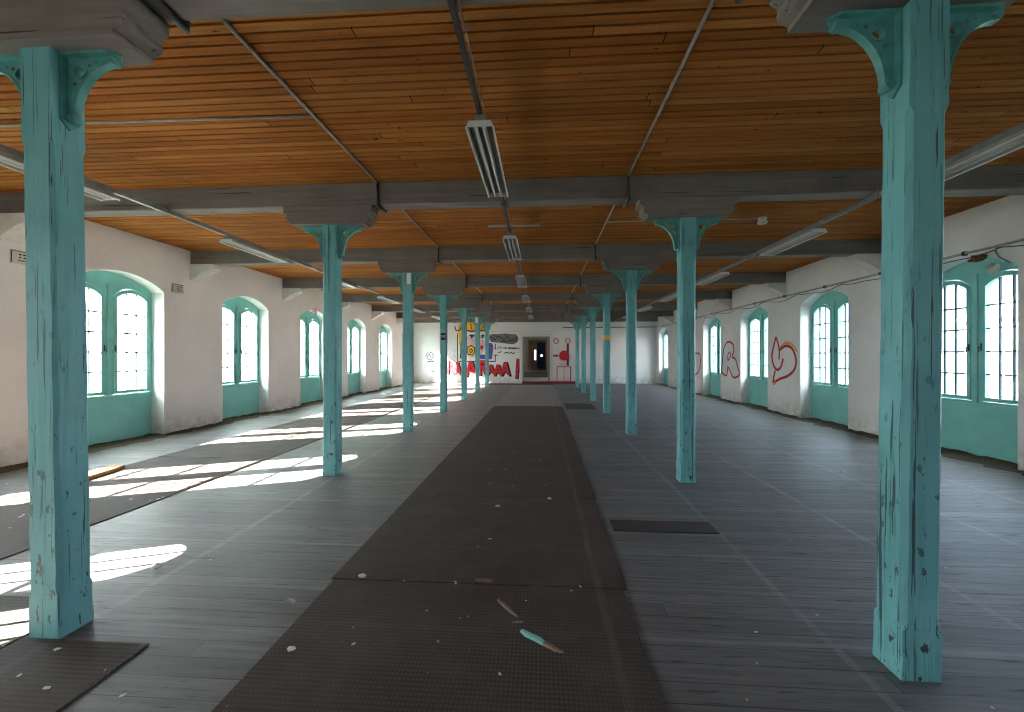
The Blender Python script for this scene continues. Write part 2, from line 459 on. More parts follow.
for i, yc in enumerate(BY):
    k = i - 2
    o = link('ceiling_beam', make_beam(yc), M['beam'])
    lab = 'grey timber ceiling beam over the %s pair of columns from the camera' % cnt[k] if k >= 0 else ('grey timber ceiling beam above and just behind the camera' if k == -1 else 'grey timber ceiling beam near the wall behind the camera')
    tag(o, lab, 'beam', 'grey ceiling beams', 'thing')
    if k < 0: continue
    for s, X, side in ((1, XL, 'left'), (-1, XR, 'right')):
        b = BM(); prism(b, [corb], lambda u, v, d: (X + s * u, d, v), yc - .14, yc + .14)
        o = link('wall_corbel', b, M['stone'])
        tag(o, 'white moulded corbel on the %s wall under end of the %s beam from the camera' % (side, cnt[k]), 'corbel', 'white corbels under the beam ends', 'thing')

# ------------------------------------------------------------------ columns
def post_bm(seed):
    rnd = random.Random(seed); b = BM(); a = .0925
    zs = [0, .04, .10, .17, .24, .262, .30] + [.30 + .1 * i for i in range(1, 25)] + [2.80, 2.845, 2.90, 3.0, 3.1, 3.2, 3.3, ZBOL]
    rings = []
    zb = .25 + rnd.uniform(-.03, .05)
    for z in zs:
        if z < .262 or z > 2.82: c = .003; w = a
        else: c = .024 if seed % 2 else .017; w = a + .001
        if z < .05: w += .002
        e = .0022
        w2 = w - c
        pts = [(-w2, -w), (w2, -w), (w, -w2), (w, w2), (w2, w), (-w2, w), (-w, w2), (-w, -w2)]
        rings.append([b.verts.new((x + rnd.uniform(-e, e), y + rnd.uniform(-e, e), z)) for x, y in pts])
    for A, B in zip(rings, rings[1:]):
        for j in range(8): b.faces.new([A[j], A[(j + 1) % 8], B[(j + 1) % 8], B[j]])
    b.faces.new(rings[0]); b.faces.new(rings[-1])
    return b
def bracket_bm(s):
    """knee bracket on the side s of the post (x = s*0.0925), under z = ZBOL"""
    b = BM(); x0 = .0925
    f = lambda u, v, d: (s * (x0 + u), d, ZBOL - v)
    L, H = .29, .375
    arcpts = []
    cx, cy = L + .01, H + .005                     # arc from arm end to post
    for i in range(13):
        a = math.pi / 2 * i / 12
        arcpts.append((cx - (L - .045) * math.sin(a) , cy - (H - .05) * math.cos(a)) )
    # arcpts go from (cx, .055) near the arm end to (~.055, cy) near the post
    out = [(.012, .012), (L, .012)] + arcpts + [(.012, H)]
    holes = [circ(.092, .098, .033, 18)[::-1], circ(.150, .062, .012, 10)[::-1], circ(.058, .165, .012, 10)[::-1], circ(.190, .050, .007, 8)[::-1], circ(.045, .215, .007, 8)[::-1]]
    prism(b, [out] + holes, f, -.014, .014)
    # raised ring round the large hole
    for d0, d1 in ((-.022, -.014), (.014, .022)):
        prism(b, [circ(.092, .098, .044, 18), circ(.092, .098, .034, 18)[::-1]], f, d0, d1)
    # flange on the post with chevron foot, and under the bolster with pointed tip
    for g, e in ((lambda d, v, u: f(u, v, d), H), ):
        prism(b, [[(-.05, .004), (.05, .004), (.05, e + .01), (0, e + .055), (-.05, e + .01)]], g, .0005, .016)
    prism(b, [[(-.05, .002), (.05, .002), (.05, L), (0, L + .05), (-.05, L)]], lambda d, u, v: f(u, v, d), .0005, .016)
    # flange along the curve
    for (u1, v1), (u2, v2) in zip(arcpts, arcpts[1:]):
        box8 = []
        dx, dy = u2 - u1, v2 - v1; n = math.hypot(dx, dy); nx, ny = -dy / n * .007, dx / n * .007
        for d in (-.023, .023):
            box8 += [f(u1 + nx, v1 + ny, d), f(u2 + nx, v2 + ny, d), f(u2 - nx, v2 - ny, d), f(u1 - nx, v1 - ny, d)]
        vs = [b.verts.new(p) for p in box8]
        for q in ((0,1,2,3),(7,6,5,4),(0,4,5,1),(1,5,6,2),(2,6,7,3),(3,7,4,0)): b.faces.new([vs[i] for i in q])
    # scroll ends
    cyl(b, f(L - .004, .042, -.030), f(L - .004, .042, .030), .021, 14)
    cyl(b, f(.042, H - .006, -.030), f(.042, H - .006, .030), .021, 14)
    return b
bprof = [(-.60, ZB), (.60, ZB), (.60, ZB - .075), (.578, ZB - .082)] + [(.60 + .005 - .085 * math.sin(a), ZB - .085 - .06 * (1 - math.cos(a))) for a in (.3, .7, 1.1, 1.5)] 
def bolster_bm():
    half = [(.60, ZB), (.60, ZB - .075), (.585, ZB - .085), (.566, ZB - .098), (.555, ZB - .115), (.556, ZB - .135), (.560, ZB - .150), (.552, ZB - .172), (.535, ZB - .19), (.508, ZB - .203), (.50, ZB - .208), (.50, ZBOL)]
    pts = half + [(-u, v) for u, v in reversed(half)]
    b = BM(); prism(b, [pts], lambda u, v, d: (u, d, v), -.125, .125)
    return b
brackets = {s: None for s in (-1, 1)}; bolster = None
collabs = {
 ('L', 0): 'nearest left turquoise timber column, deeply cracked, between floor mats in the foreground',
 ('L', 1): 'second turquoise column of the left row, sunlit floor strips behind its foot',
 ('L', 2): 'third turquoise column of the left row, white paper label below its capital',
 ('L', 3): 'fourth turquoise column of the left row, small dark plate at mid height',
 ('L', 4): 'fifth turquoise column of the left row, in front of the graffiti mural',
 ('L', 5): 'sixth turquoise column of the left row, in front of the painted comic face',
 ('L', 6): 'last turquoise column of the left row, closest to the graffiti wall',
 ('R', 0): 'nearest right turquoise timber column, scuffed dark at its foot, in the foreground',
 ('R', 1): 'second turquoise column of the right row, bare dark wood scar near its foot',
 ('R', 2): 'third turquoise column of the right row, plain shaft between second and taped columns',
 ('R', 3): 'fourth turquoise column of the right row, yellow tape band round it',
 ('R', 4): 'fifth turquoise column of the right row, just beyond the yellow taped column',
 ('R', 5): 'sixth turquoise column of the right row, next to last before the end wall',
 ('R', 6): 'last turquoise column of the right row, closest to the red hose reel'}
for side, X in (('L', CXL), ('R', CXR)):
    for k, y in enumerate(CY):
        root = empty('timber_column', (X, y, 0), collabs[(side, k)], 'column', 'turquoise columns of the %s row' % ('left' if side == 'L' else 'right'), 'thing')
        pb = post_bm(2 * (k * 7 + 3) + (1 if side == 'R' else 0))
        o0, o1 = {('L', 0): (.02, -.037), ('R', 0): (.030, .072), ('R', 1): (.012, .02)}.get((side, k), (0, 0))
        for v in pb.verts: v.co.x += o0 + (o1 - o0) * v.co.z / ZBOL
        link('post', pb, M['teal'], root)
        for s in (-1, 1):
            if brackets[s] is None:
                o = link('bracket', bracket_bm(s), M['teal_iron'], root); brackets[s] = o; o.location = (o0 + (o1 - o0) * .94, 0, 0)
            else:
                o = brackets[s].copy(); COL.objects.link(o); o.parent = root
            o.location = (o0 + (o1 - o0) * .94, 0, 0)
        if bolster is None:
            bolster = link('bolster', bolster_bm(), M['beam'], root)
        else:
            o = bolster.copy(); COL.objects.link(o); o.parent = root
        D.objects
for o in D.objects:
    if o.name.startswith('bolster'): o['label'] = 'grey moulded timber bolster'; o.location = (0, -.03, 0)
def colmark(name, side, k, px0, px1, py0, py1, mat, label, cat, extra=None):
    X = CXL if side == 'L' else CXR; yf = CY[k] - .0925 - .0055
    x0, z1 = on_y(px0, py0, yf); x1, z0 = on_y(px1, py1, yf)
    x0 = max(x0, X - .085); x1 = min(x1, X + .085)
    b = BM(); boxbev(b, x0, x1, yf - .008, yf, z0, z1, .002)
    o = link(name, b, mat)
    tag(o, label, cat)
    return o, x0, x1, z0, z1, yf
colmark('paper_label', 'L', 2, 407, 411.4, 273, 284, M['paper'], 'white paper label on the third left column below its capital', 'label')
o, x0, x1, z0, z1, yf = colmark('number_plate', 'L', 3, 440.8, 448.5, 333, 340, M['ink'], 'small dark plate at mid height on the fourth left column', 'plate')
b = BM()
for a0, a1 in ((.12, .3), (.4, .58), (.66, .85)):
    box(b, x0 + (x1 - x0) * a0, x0 + (x1 - x0) * a1, yf - .011, yf - .0081, z0 + (z1 - z0) * .35, z0 + (z1 - z0) * .7)
link('lettering', b, M['conduit'], o)
colmark('paper_label', 'L', 5, 475, 478, 317.5, 323, M['paper'], 'white paper label high on the sixth left column', 'label')
# yellow tape band round column
yc = CY[3]; z1 = on_y(606, 335.4, yc)[1]; z0 = on_y(606, 339.6, yc)[1]
b = BM(); w = .0985; q = w + .006; c = .03; p = [(-w+c,-w),(w-c,-w),(w,-w+c),(w,w-c),(w-c,w),(-w+c,w),(-w,w-c),(-w,-w+c)]
prism(b, [[(u * q / w, v * q / w) for u, v in p], p[::-1]], lambda u, v, d: (CXR + u, yc + v, d), z0, z1)
o = tag(link('tape_band', b, M['yellow']), 'yellow tape band wrapped round the fourth right column', 'tape')

# ------------------------------------------------------------------ strip lights and their rails
def make_light():
    root = D.objects.new('strip_light', None); COL.objects.link(root)
    Lh = .77
    b = BM(); box(b, -.035, .035, -Lh, Lh, -.045, 0)
    link('housing', b, M['grey_metal'], root)
    b = BM(); f = lambda u, v, d: (u, d, v)
    prism(b, [[(-.095, -.045), (.095, -.045), (.112, -.095), (.107, -.097), (.090, -.051), (-.090, -.051), (-.107, -.097), (-.112, -.095)]], f, -Lh, Lh)
    link('reflector', b, M['lamp_back'], root)
    b = BM()
    for sg in (-1, 1):
        prism(b, [[(sg * .1075, -.09), (sg * .1165, -.09), (sg * .1165, -.104), (sg * .1035, -.104)]], f, -Lh, Lh)
    link('reflector_rim', b, M['lamp_white'], root)
    for sg in (-1, 1):
        b = BM(); cyl(b, (sg * .036, -Lh + .03, -.077), (sg * .036, Lh - .03, -.077), .017, 12)
        t = link('tube', b, M['tube'], root, True)
        b = BM()
        b.free()
        for e in (-1, 1):
            b = BM(); box(b, sg * .036 - .014, sg * .036 + .014, e * (Lh - .03) - .012, e * (Lh - .03) + .012, -.092, -.05)
            link('socket', b, M['lamp_white'], t)
    for e in (-1, 1):
        b = BM(); y = e * Lh
        prism(b, [[(-.09, -.045), (.09, -.045), (.112, -.095), (-.112, -.095)]], f, *sorted((y, y - e * .008)))
        link('end_cap', b, M['lamp_white'], root)
    return root
RAILX = {'left': -5.07, 'centre': -.50, 'right': 4.10}
ZRAIL = 3.535
lp = None
for row, X in RAILX.items():
    y0, y1 = (.5, 25.0)
    b = BM()
    if row == 'centre': box(b, X - .017, X + .017, y0, y1, ZRAIL + .012, ZRAIL + .052)
    else:
        prism(b, [[(-.024, 0), (.024, 0), (.024, .05), (.018, .05), (.018, .006), (-.018, .006), (-.018, .05), (-.024, .05)]], lambda u, v, d: (X + u, d, ZRAIL + v), y0, y1)
    rail = link('light_rail', b, M['dark_metal'] if row == 'centre' else M['grey_metal'])
    tag(rail, {'left': 'grey lighting rail running under the beams near the left windows', 'centre': 'black lighting rail running down the middle under the beams', 'right': 'grey lighting rail running under the beams near the right windows'}[row], 'rail')
    for yc in BY[2:]:
        cw = .02 if row == 'centre' else .045
        b = BM(); box(b, X - cw, X + cw, yc - .135, yc - .1235, ZRAIL + .0, ZB + .03)
        box(b, X - cw, X + cw, yc - .1235, yc - .03, ZB - .003, ZB - .0005)
        link('clamp', b, M['dark_metal'] if row == 'centre' else M['grey_metal'], rail)
    st = {'left': 3.97, 'centre': 4.21, 'right': 4.03}[row]
    for k in range(6 if row == 'centre' else 6):
        if lp is None: lp = L = make_light()
        else: L = copy_tree(lp)
        yy = st + BAY * k if row == 'centre' else st + 3.40 * k - (.0 if k < 2 else .05 * k)
        L.location = (X, yy, ZRAIL + (.012 if row == 'centre' else 0))
        tag(L, 'unlit twin tube strip light, %s from the camera in the %s row' % (cnt[k], row), 'light', 'strip lights of the %s row' % row)
# black cable strapped along the centre rail
b = BM(); tube(b, [(-.458, .5 + .4 * i, ZRAIL + .030 + .006 * math.sin(i * 2.1)) for i in range(60)], .006, 6)
tag(link('power_cable', b, M['grey_metal'], None, True), 'thin grey cable beside the black central lighting rail', 'cable')

# ------------------------------------------------------------------ ceiling conduits
def conduit(X, label, r=.014):
    root = empty('ceiling_conduit', (X, BY[1], ZC), label, 'conduit', 'ceiling conduits')
    b = BM(); off = Vector((-X, -BY[1], -ZC))
    ys = BY[1:]
    for y0, y1 in zip(ys, ys[1:]):
        tube(b, [Vector((X, y0 + .13, ZC - r)) + off, Vector((X, y1 - .135, ZC - r)) + off], r, 8)
    link('pipe_run', b, M['conduit'], root, True)
    for y in ys[1:]:
        b = BM(); rr = r * 1.25
        pts = [(X, y - .12 - rr - .004, ZC - .004), (X, y - .12 - rr - .004, ZB - rr - .004), (X, y + .12 + rr + .004, ZB - rr - .004), (X, y + .12 + rr + .004, ZC - .004)]
        tube(b, [Vector(p) + off for p in pts], rr, 8)
        link('sleeve', b, M['dark_metal'], root, True)
    return root
conduit(-2.14, 'pale conduit along the ceiling left of the central lights, dipping under each beam')
conduit(1.09, 'pale conduit along the ceiling right of the central lights, dipping under each beam')
b = BM(); tube(b, [(-6.9, 3.84, ZC - .013), (-2.16, 3.92, ZC - .013)], .012, 8)
tag(link('conduit_branch', b, M['conduit'], None, True), 'thin pale conduit branch crossing the ceiling behind the nearest left column', 'conduit')
b = BM(); tube(b, [(1.11, 7.35, ZC - .013), (3.55, 7.35, ZC - .013)], .012, 8)
tag(link('conduit_branch', b, M['conduit'], None, True), 'thin pale conduit branch behind the second right column leading to a round lamp', 'conduit')
b = BM()
prof = [(.0, 0), (.07, 0), (.07, .03), (.055, .04), (.055, .08), (.075, .10), (.08, .13), (.06, .16), (.03, .175), (0, .18)]
vsr = []
for i in range(16):
    a = 2 * math.pi * i / 16
    vsr.append([b.verts.new((3.63 + r * math.cos(a), 7.35 + r * math.sin(a), ZC - z * .62)) for r, z in prof])
for i in range(16):
    A, B = vsr[i], vsr[(i + 1) % 16]
    for j in range(len(prof) - 1):
        try: b.faces.new([A[j], A[j + 1], B[j + 1], B[j]])
        except ValueError: pass
tag(link('ceiling_lamp', b, M['lamp_white'], None, True), 'small round white lamp on the ceiling behind the second right column', 'lamp')
b = BM(); boxbev(b, -.93, -.02, 7.38, 7.46, ZC - .03, ZC, .004)
tag(link('ceiling_batten', b, M['conduit']), 'short pale wooden batten on the ceiling beside the second central light', 'batten')

# ------------------------------------------------------------------ right wall pipe with sagging cable
b = BM(); zp = 3.17
tube(b, [(XR - .035, 1.0 + i * .9, zp + .004 * i) for i in range(28)], .02, 8)
pipe = tag(link('wall_pipe', b, M['conduit'], None, True), 'thin grey pipe running along the right wall above the arched windows', 'pipe')
for k in range(14):
    y = 2.2 + k * 1.66
    b = BM(); box(b, XR - .06, XR, y - .02, y + .02, zp + .006 * (y - 1) / 1.2 - .035, zp + .0045 * (y - 1) + .03)
    link('bracket', b, M['dark_metal'], pipe)
b = BM(); pts = []
for i in range(120):
    y = 4.5 + i * .165; ph = (y % 1.66) / 1.66
    pts.append((XR - .03, y, zp - .03 + .0045 * (y - 1) - .10 * math.sin(math.pi * ph) * (.4 + .6 * abs(math.sin(y * 1.7)))))
tube(b, pts, .008, 6)
tag(link('sagging_cable', b, M['dark_metal'], None, True), 'thin dark cable sagging below the pipe on the right wall', 'cable')
b = BM(); zz = on_y(600, 327.5, YE - .03)[1]
tube(b, [(DX1 + .75, YE - .03, zz), (XR - .05, YE - .03, zz + .02)], .022, 8)
tag(link('wall_pipe', b, M['dark_metal'], None, True), 'dark pipe running along the top of the far wall right of the doorway', 'pipe')
def lump(cx, cy, cz, r, seed, squash=(1, 1, 1)):
    rn = random.Random(seed); b = BM()
    bmesh.ops.create_icosphere(b, subdivisions=2, radius=r)
    for v in b.verts:
        k = 1 + rn.uniform(-.35, .35); v.co = Vector((v.co.x * squash[0] * k + cx, v.co.y * squash[1] * k + cy, v.co.z * squash[2] * k + cz))
    return b
y, z = on_x(977, 258.5, XR - .06)
o = tag(link('rusty_fitting', lump(XR - .06, y, z, .06, 1, (.7, 2.6, .9)), M['rust']), 'rusty broken fitting hanging on the pipe above the nearest right window', 'fitting')
b = BM(); tube(b, [(XR - .05, y - .27, z + .10), (XR - .05, y - .25, z + .05), (XR - .07, y - .32, z - .05), (XR - .02, y - .42, z - .16)], .012, 6)
link('torn_cable', b, M['conduit'], o, True)
y, z = on_x(994, 268, XR + .2)
tag(link('torn_bundle', lump(XR + .20, y, z, .065, 3, (.7, 1.5, 1.1)), M['conduit']), 'pale torn bundle stuck to the teal head of the nearest right window', 'bundle')

# ------------------------------------------------------------------ rubber mats
def mat_piece(x0, x1, y0, y1, label, group, seed=0):
    rn = random.Random(seed); b = BM(); n = 12; h = .009
    top, bot = [], []
    pts = []
    def edge(ax, ay, bx, by):
        for i in range(n):
            t = i / n; pts.append((ax + (bx - ax) * t + rn.uniform(-.0009, .0009), ay + (by - ay) * t + rn.uniform(-.003, .003)))
    edge(x0, y0, x1, y0); edge(x1, y0, x1, y1); edge(x1, y1, x0, y1); edge(x0, y1, x0, y0)
    prism(b, [pts], lambda u, v, d: (u, v, d), .0005, h)
    return tag(link('rubber_mat', b, M['mat']), label, 'mat', group)
yb = [1.15, 2.98, 4.84, 6.65, 9.7, 13.7]
for i in range(5):
    for s, (x0, x1) in (('left', (-1.475 if i == 0 else -1.5, -.4755)), ('right', (-.4735, (.555, .585, .61, .63, .66)[i]))):
        mat_piece(x0, x1, yb[i] + .006, yb[i + 1] - .006, 'brown ribbed mat, %s half of the %s pair from the camera, central runner' % (s, cnt[i]), 'mats of the central runner', i * 2 + (s == 'left'))
yl = [2.75, 6.4, 9.8, 14.2, 19.0]
for i in range(4):
    mat_piece(-6.05, -4.23, yl[i] + .006, yl[i + 1] - .006, 'brown rubber mat, %s length from the camera along the left window side' % cnt[i], 'mats along the left windows', 40 + i)
mat_piece(-2.925, -2.17, .6, 2.235, 'brown rubber mat right in front of the nearest left column', 'mats round the nearest left column', 51)
mat_piece(-4.0, -2.94, .6, 2.62, 'brown rubber mat left of the nearest left column, partly in sun', 'mats round the nearest left column', 52)
mat_piece(.66, 1.60, 3.98, 4.24, 'narrow dark rubber strip between central runner and second right column', 'loose strips right of the runner', 53)
mat_piece(.74, 1.66, 13.0, 14.5, 'far brown rubber mat beside the fourth right column', 'loose strips right of the runner', 54)
mat_piece(DX0 - 2.2, DX1 + .2, YE - 1.5, YE - .64, 'dark rubber mat lying before the far doorway', 'mats at the far doorway', 55)
o = D.objects['rubber_mat']

# ------------------------------------------------------------------ debris
def stick(name, p, q, w, h, mat, label, cat, seed, tipmat=None):
    rn = random.Random(seed); b = BM(); p, q = Vector((*p, 0)), Vector((*q, 0)); d = q - p; n = Vector((-d.y, d.x, 0)).normalized()
    rings = []; N = 7
    for i in range(N + 1):
        t = i / N; k = (.35 + .65 * math.sin(math.pi * min(1, .15 + t * .85)) ** .7) * (1 + rn.uniform(-.15, .15))
        c = p + d * t + n * rn.uniform(-.15, .15) * w + Vector((0, 0, h * .5 + .010))
        rings.append([b.verts.new(c + n * sx * w * .5 * k + Vector((0, 0, sz * h * .5 * k))) for sx, sz in ((-1, -1), (1, -1), (.8, 1), (-.7, .9))])
    for i, (A, B) in enumerate(zip(rings, rings[1:])):
        for j in range(4):
            f = b.faces.new([A[j], A[(j + 1) % 4], B[(j + 1) % 4], B[j]]); f.material_index = 1 if tipmat and i >= 4 else 0
    b.faces.new(rings[0]); f = b.faces.new(rings[-1]); f.material_index = 1 if tipmat else 0
    return tag(link(name, b, mat, None, False, [tipmat] if tipmat else None), label, cat)
stick('painted_splinter', on_floor(521, 634), on_floor(563, 656), .030, .018, M['teal_join'], 'turquoise painted wood splinter with bare brown end lying on the central mat', 'splinter', 1, M['woodchip'])
stick('wood_splinter', on_floor(498, 602), on_floor(517, 619), .022, .012, M['woodchip'], 'thin grey brown wood splinter on the mat above the turquoise splinter', 'splinter', 2)
stick('wood_splinter', on_floor(475, 582.5), on_floor(493, 583), .04, .012, M['woodchip'], 'short brown wood chip lying on the cross seam of the central mats', 'splinter', 3)
stick('wood_splinter', on_floor(512, 624), on_floor(524, 623.6), .014, .006, M['woodchip'], 'tiny pale wood sliver just above the turquoise splinter', 'splinter', 4)
def rubble(px, py, r, label, seed, mat=None):
    x, y = on_floor(px, py)
    rn = random.Random(seed); b = BM()
    bmesh.ops.create_icosphere(b, subdivisions=1, radius=r)
    for v in b.verts: v.co = Vector((x + v.co.x * 1.3 * (1 + rn.uniform(-.3, .3)), y + v.co.y * (1 + rn.uniform(-.3, .3)), .009 + r * .5 + v.co.z * .55))
    return tag(link('plaster_lump', b, mat or M['flake']), label, 'rubble')
rubble(290, 605, .028, 'grey plaster lump on the boards left of the central mats, the larger one', 1, M['conduit'])
rubble(292, 652, .020, 'small pale plaster lump lying on the left edge of nearest central mat', 2)
rubble(362, 579, .025, 'flat heap of pale plaster at the left end of the mat seam', 3)
rubble(498, 508, .024, 'white plaster lump on the central seam in the third mat pair', 4)
rubble(549, 500, .02, 'white plaster lump on the right half of the third mat pair', 5)
rubble(157, 570, .03, 'white lump on the boards right of the sun patch by the nearest column', 6)
rubble(629, 593, .014, 'pale crumb at the right edge of the central runner', 7, M['woodchip'])
def flake_mesh(seed):
    rn = random.Random(seed); b = BM(); n = rn.randint(4, 7); pts = []
    for i in range(n):
        a = 2 * math.pi * i / n + rn.uniform(-.3, .3); r = .5 + rn.uniform(-.2, .25); pts.append((r * math.cos(a), r * .7 * math.sin(a)))
    prism(b, [pts], lambda u, v, d: (u, v, d + .12 * u * (1 if seed % 2 else -1) + .08), 0, .08)
    me = D.meshes.new('paint_flake'); bmesh.ops.recalc_face_normals(b, faces=b.faces); b.to_mesh(me); b.free(); me.materials.append(M['flake']); return me
FM = [flake_mesh(i) for i in range(6)]
rn = random.Random(11)
def flake(x, y, sz, label, group, z=0.0):
    o = D.objects.new('paint_flake', FM[rn.randrange(6)]); COL.objects.link(o)
    o.location = (x, y, z); o.rotation_euler = (0, 0, rn.uniform(0, 6.28)); o.scale = (sz, sz, sz * .5)
    tag(o, label, 'flake', group)
def nocol(x, y):
    return all(abs(x - cx) > .16 or abs(y - cy) > .16 for cx in (CXL, CXR) for cy in CY)
G1 = ('small white paint flake lying on the brown central runner', 'flakes on the central runner')
G2 = ('small white paint flake lying on bare boards right of the runner', 'flakes on the right floorboards')
G3 = ('small white paint flake lying on the floor left of the runner', 'flakes on the left floor')
for px, py in ((489,470),(505,470),(516,478),(513,487),(519,486),(545,486),(519,461),(530,461),(540,461),(548,461),(565,461),(523,424),(523,430),(519,440),(490,484),(502,495),(506,490),(478,548),(490,540),(404,582),(455,583),(456,585),(526,602),(460,620),(468,618),(353,629),(438,643),(500,676),(427,612),(571,592),(580,588),(353,646)):
    x, y = on_floor(px, py); flake(x, y, rn.uniform(.012, .028), *G1, z=.0095)
for px, py in ((845,472),(850,468),(856,467),(862,470),(810,466),(758,489),(742,497),(695,463),(634,460),(790,540),(975,492),(960,487),(946,568),(993,708),(817,615),(775,470),(1010,520),(990,560),(756,632),(757,663),(742,502),(747,700),(696,462),(720,472),(655,440),(700,430),(670,420)):
    x, y = on_floor(px, py)
    if nocol(x, y): flake(x, y, rn.uniform(.012, .026), *G2)
for px, py in ((158,500),(150,501),(163,498),(131,500),(20,518),(10,529),(23,516),(7,484),(25,487),(120,475),(60,495),(370,484),(340,487),(210,560),(220,470),(102,646),(57,651),(20,677),(105,672),(123,695),(47,690),(70,600),(355,400),(300,470)):
    x, y = on_floor(px, py)
    z = .0095 if (-6.03 < x < -4.25 and y > 2.8) or (-2.92 < x < -2.2 and y < 2.2) or (-3.98 < x < -2.96 and y < 2.6) else 0
    if nocol(x, y): flake(x, y, rn.uniform(.014, .035), *G3, z=z)
# loose plank by the left windows
b = BM(); boxbev(b, -.10, .10, -.5, .5, 0, .045, .004)
o = tag(link('loose_plank', b, M['plank']), 'orange pine plank lying on the floor by the nearest left window', 'plank')
o.location = (-5.92, 5.2, .0095); o.rotation_euler = (0, 0, .14)
# grit drifts along the wall feet
def drift(X, s, label):
    b = BM(); rn = random.Random(5 if s > 0 else 6); N = 150; prev = None
    for i in range(N + 1):
        y = 1.0 + (YE - 1.1) * i / N
        inwin = any(abs(y - c) < HW - .02 for c in WC)
        x0 = X + (.26 * s if inwin else -.0) * 1
        w = rn.uniform(.10, .30); h = rn.uniform(.02, .05)
        ring = [b.verts.new((x0, y, 0.001)), b.verts.new((x0, y, h)), b.verts.new((x0 - s * w * .45, y, h * rn.uniform(.4, .8))), b.verts.new((X - s * w, y, .001))]
        if prev:
            for j in range(3): b.faces.new([prev[j], ring[j], ring[j + 1], prev[j + 1]])
        prev = ring
    return tag(link('grit_drift', b, M['dirt']), label, 'dirt', kind='stuff')
drift(XR - .001, 1, 'mossy brown grit heaped along the foot of the right wall')
drift(XL + .001, -1, 'mossy brown grit heaped along the foot of the left wall')

# ------------------------------------------------------------------ plates on the left wall
def wall_plate(px0, px1, py0, py1, label):
    y0, z1 = on_x(px0, py0, XL + .01); y1, z0 = on_x(px1, py1, XL + .01)
    b = BM(); boxbev(b, XL, XL + .012, y0, y1, z0, z1, .003)
    o = tag(link('wall_plate', b, M['sign']), label, 'sign')
    b = BM(); w, h = y1 - y0, z1 - z0; rn = random.Random(int(px0))
    box(b, XL + .0121, XL + .014, y0 + .008, y0 + .02, z0 + .01, z1 - .01); box(b, XL + .0121, XL + .014, y0 + .008, y1 - .01, z1 - .02, z1 - .01)
    for r, segs in enumerate(((.42, .56, .64, .8), (.44, .54, .66, .78), (.40, .5, .56, .66, .72, .84))):
        zc = z1 - h * (.30 + .22 * r)
        for a, c in zip(segs[::2], segs[1::2]):
            box(b, XL + .0121, XL + .014, y0 + w * a, y0 + w * c, zc - h * .05, zc + h * .05)
    link('lettering', b, M['ink'], o)
wall_plate(10, 30, 248.5, 266, 'pale enamel plate with small black lettering on the wall behind the nearest left column')
wall_plate(172, 184, 283, 294, 'small pale enamel plate on the left wall between the first two windows')
y, z = on_x(315, 311, XL + .02)
b = BM(); boxbev(b, XL, XL + .03, y - .10, y + .10, z - .11, z + .11, .006)
tag(link('junction_plate', b, M['pink']), 'dull pinkish plate on the arch of the third left window', 'plate')

# ------------------------------------------------------------------ graffiti on the right wall
def spray(pts, mat, r, parent=None, X=XR, closed=False, name='graffiti_outline', sub=5):
    P = [on_x(px, py, X) for px, py in pts]; r *= 1.35
    # smooth by Catmull-Rom
    Q = []
    n = len(P)
    for i in range(n - 1):
        p0, p1, p2, p3 = P[max(i - 1, 0)], P[i], P[i + 1], P[min(i + 2, n - 1)]
        for j in range(sub):
            t = j / sub
            Q.append(tuple(.5 * (2 * p1[a] + (p2[a] - p0[a]) * t + (2 * p0[a] - 5 * p1[a] + 4 * p2[a] - p3[a]) * t * t + (3 * p1[a] - p0[a] - 3 * p2[a] + p3[a]) * t ** 3) for a in (0, 1)))
    Q.append(P[-1])
    b = BM()
    prev = None
    for i, (y, z) in enumerate(Q):
        a = Q[max(i - 1, 0)]; c = Q[min(i + 1, len(Q) - 1)]
        dy, dz = c[0] - a[0], c[1] - a[1]; L = math.hypot(dy, dz) or 1; ny, nz = -dz / L * r, dy / L * r
        e = .004
        ring = [b.verts.new((X - .0005, y + ny, z + nz)), b.verts.new((X - e, y + ny * .8, z + nz * .8)), b.verts.new((X - e, y - ny * .8, z - nz * .8)), b.verts.new((X - .0005, y - ny, z - nz))]
        if prev:
            for j in range(4): b.faces.new([prev[j], ring[j], ring[(j + 1) % 4], prev[(j + 1) % 4]])
        else: b.faces.new(ring)
        prev = ring
    b.faces.new(prev)
    return link(name, b, mat, parent)
c5 = lambda L: [(660 + u / 5.09, 280 + v / 5.09) for u, v in L]
g = tag(spray(c5([(590,290),(580,330),(570,380),(574,420),(585,447),(600,457),(616,440),(627,400)]), M['redline'], .028), 'red leaf and disc shaped graffiti tag on the right wall beyond the second window', 'graffiti', 'red graffiti tags on the right wall')
spray(c5([(590,290),(600,320),(607,360),(606,405)]), M['redline'], .024, g, name='stroke')
spray(c5([(608,358),(640,335),(673,350),(692,405),(684,455),(650,488),(610,503),(578,518),(586,460)]), M['redline'], .028, g, name='stroke')
spray(c5([(610,345),(634,322),(668,326),(697,365)]), M['orange'], .022, g, name='orange_halo')
spray(c5([(572,512),(580,528),(590,516)]), M['orange'], .03, g, name='orange_halo')
g = tag(spray(c5([(314,468),(319,400),(326,345),(345,316),(370,326),(376,362),(366,390),(384,404),(394,440),(404,482),(374,496),(357,462),(345,440)]), M['redline'], .024), 'red outlined letter R graffiti tag on the right wall beyond the third window', 'graffiti', 'red graffiti tags on the right wall')
spray(c5([(345,440),(338,486),(312,468)]), M['redline'], .024, g, name='stroke')
spray(c5([(345,410),(346,380),(354,368),(360,384),(352,402),(345,410)]), M['redline'], .02, g, name='stroke')
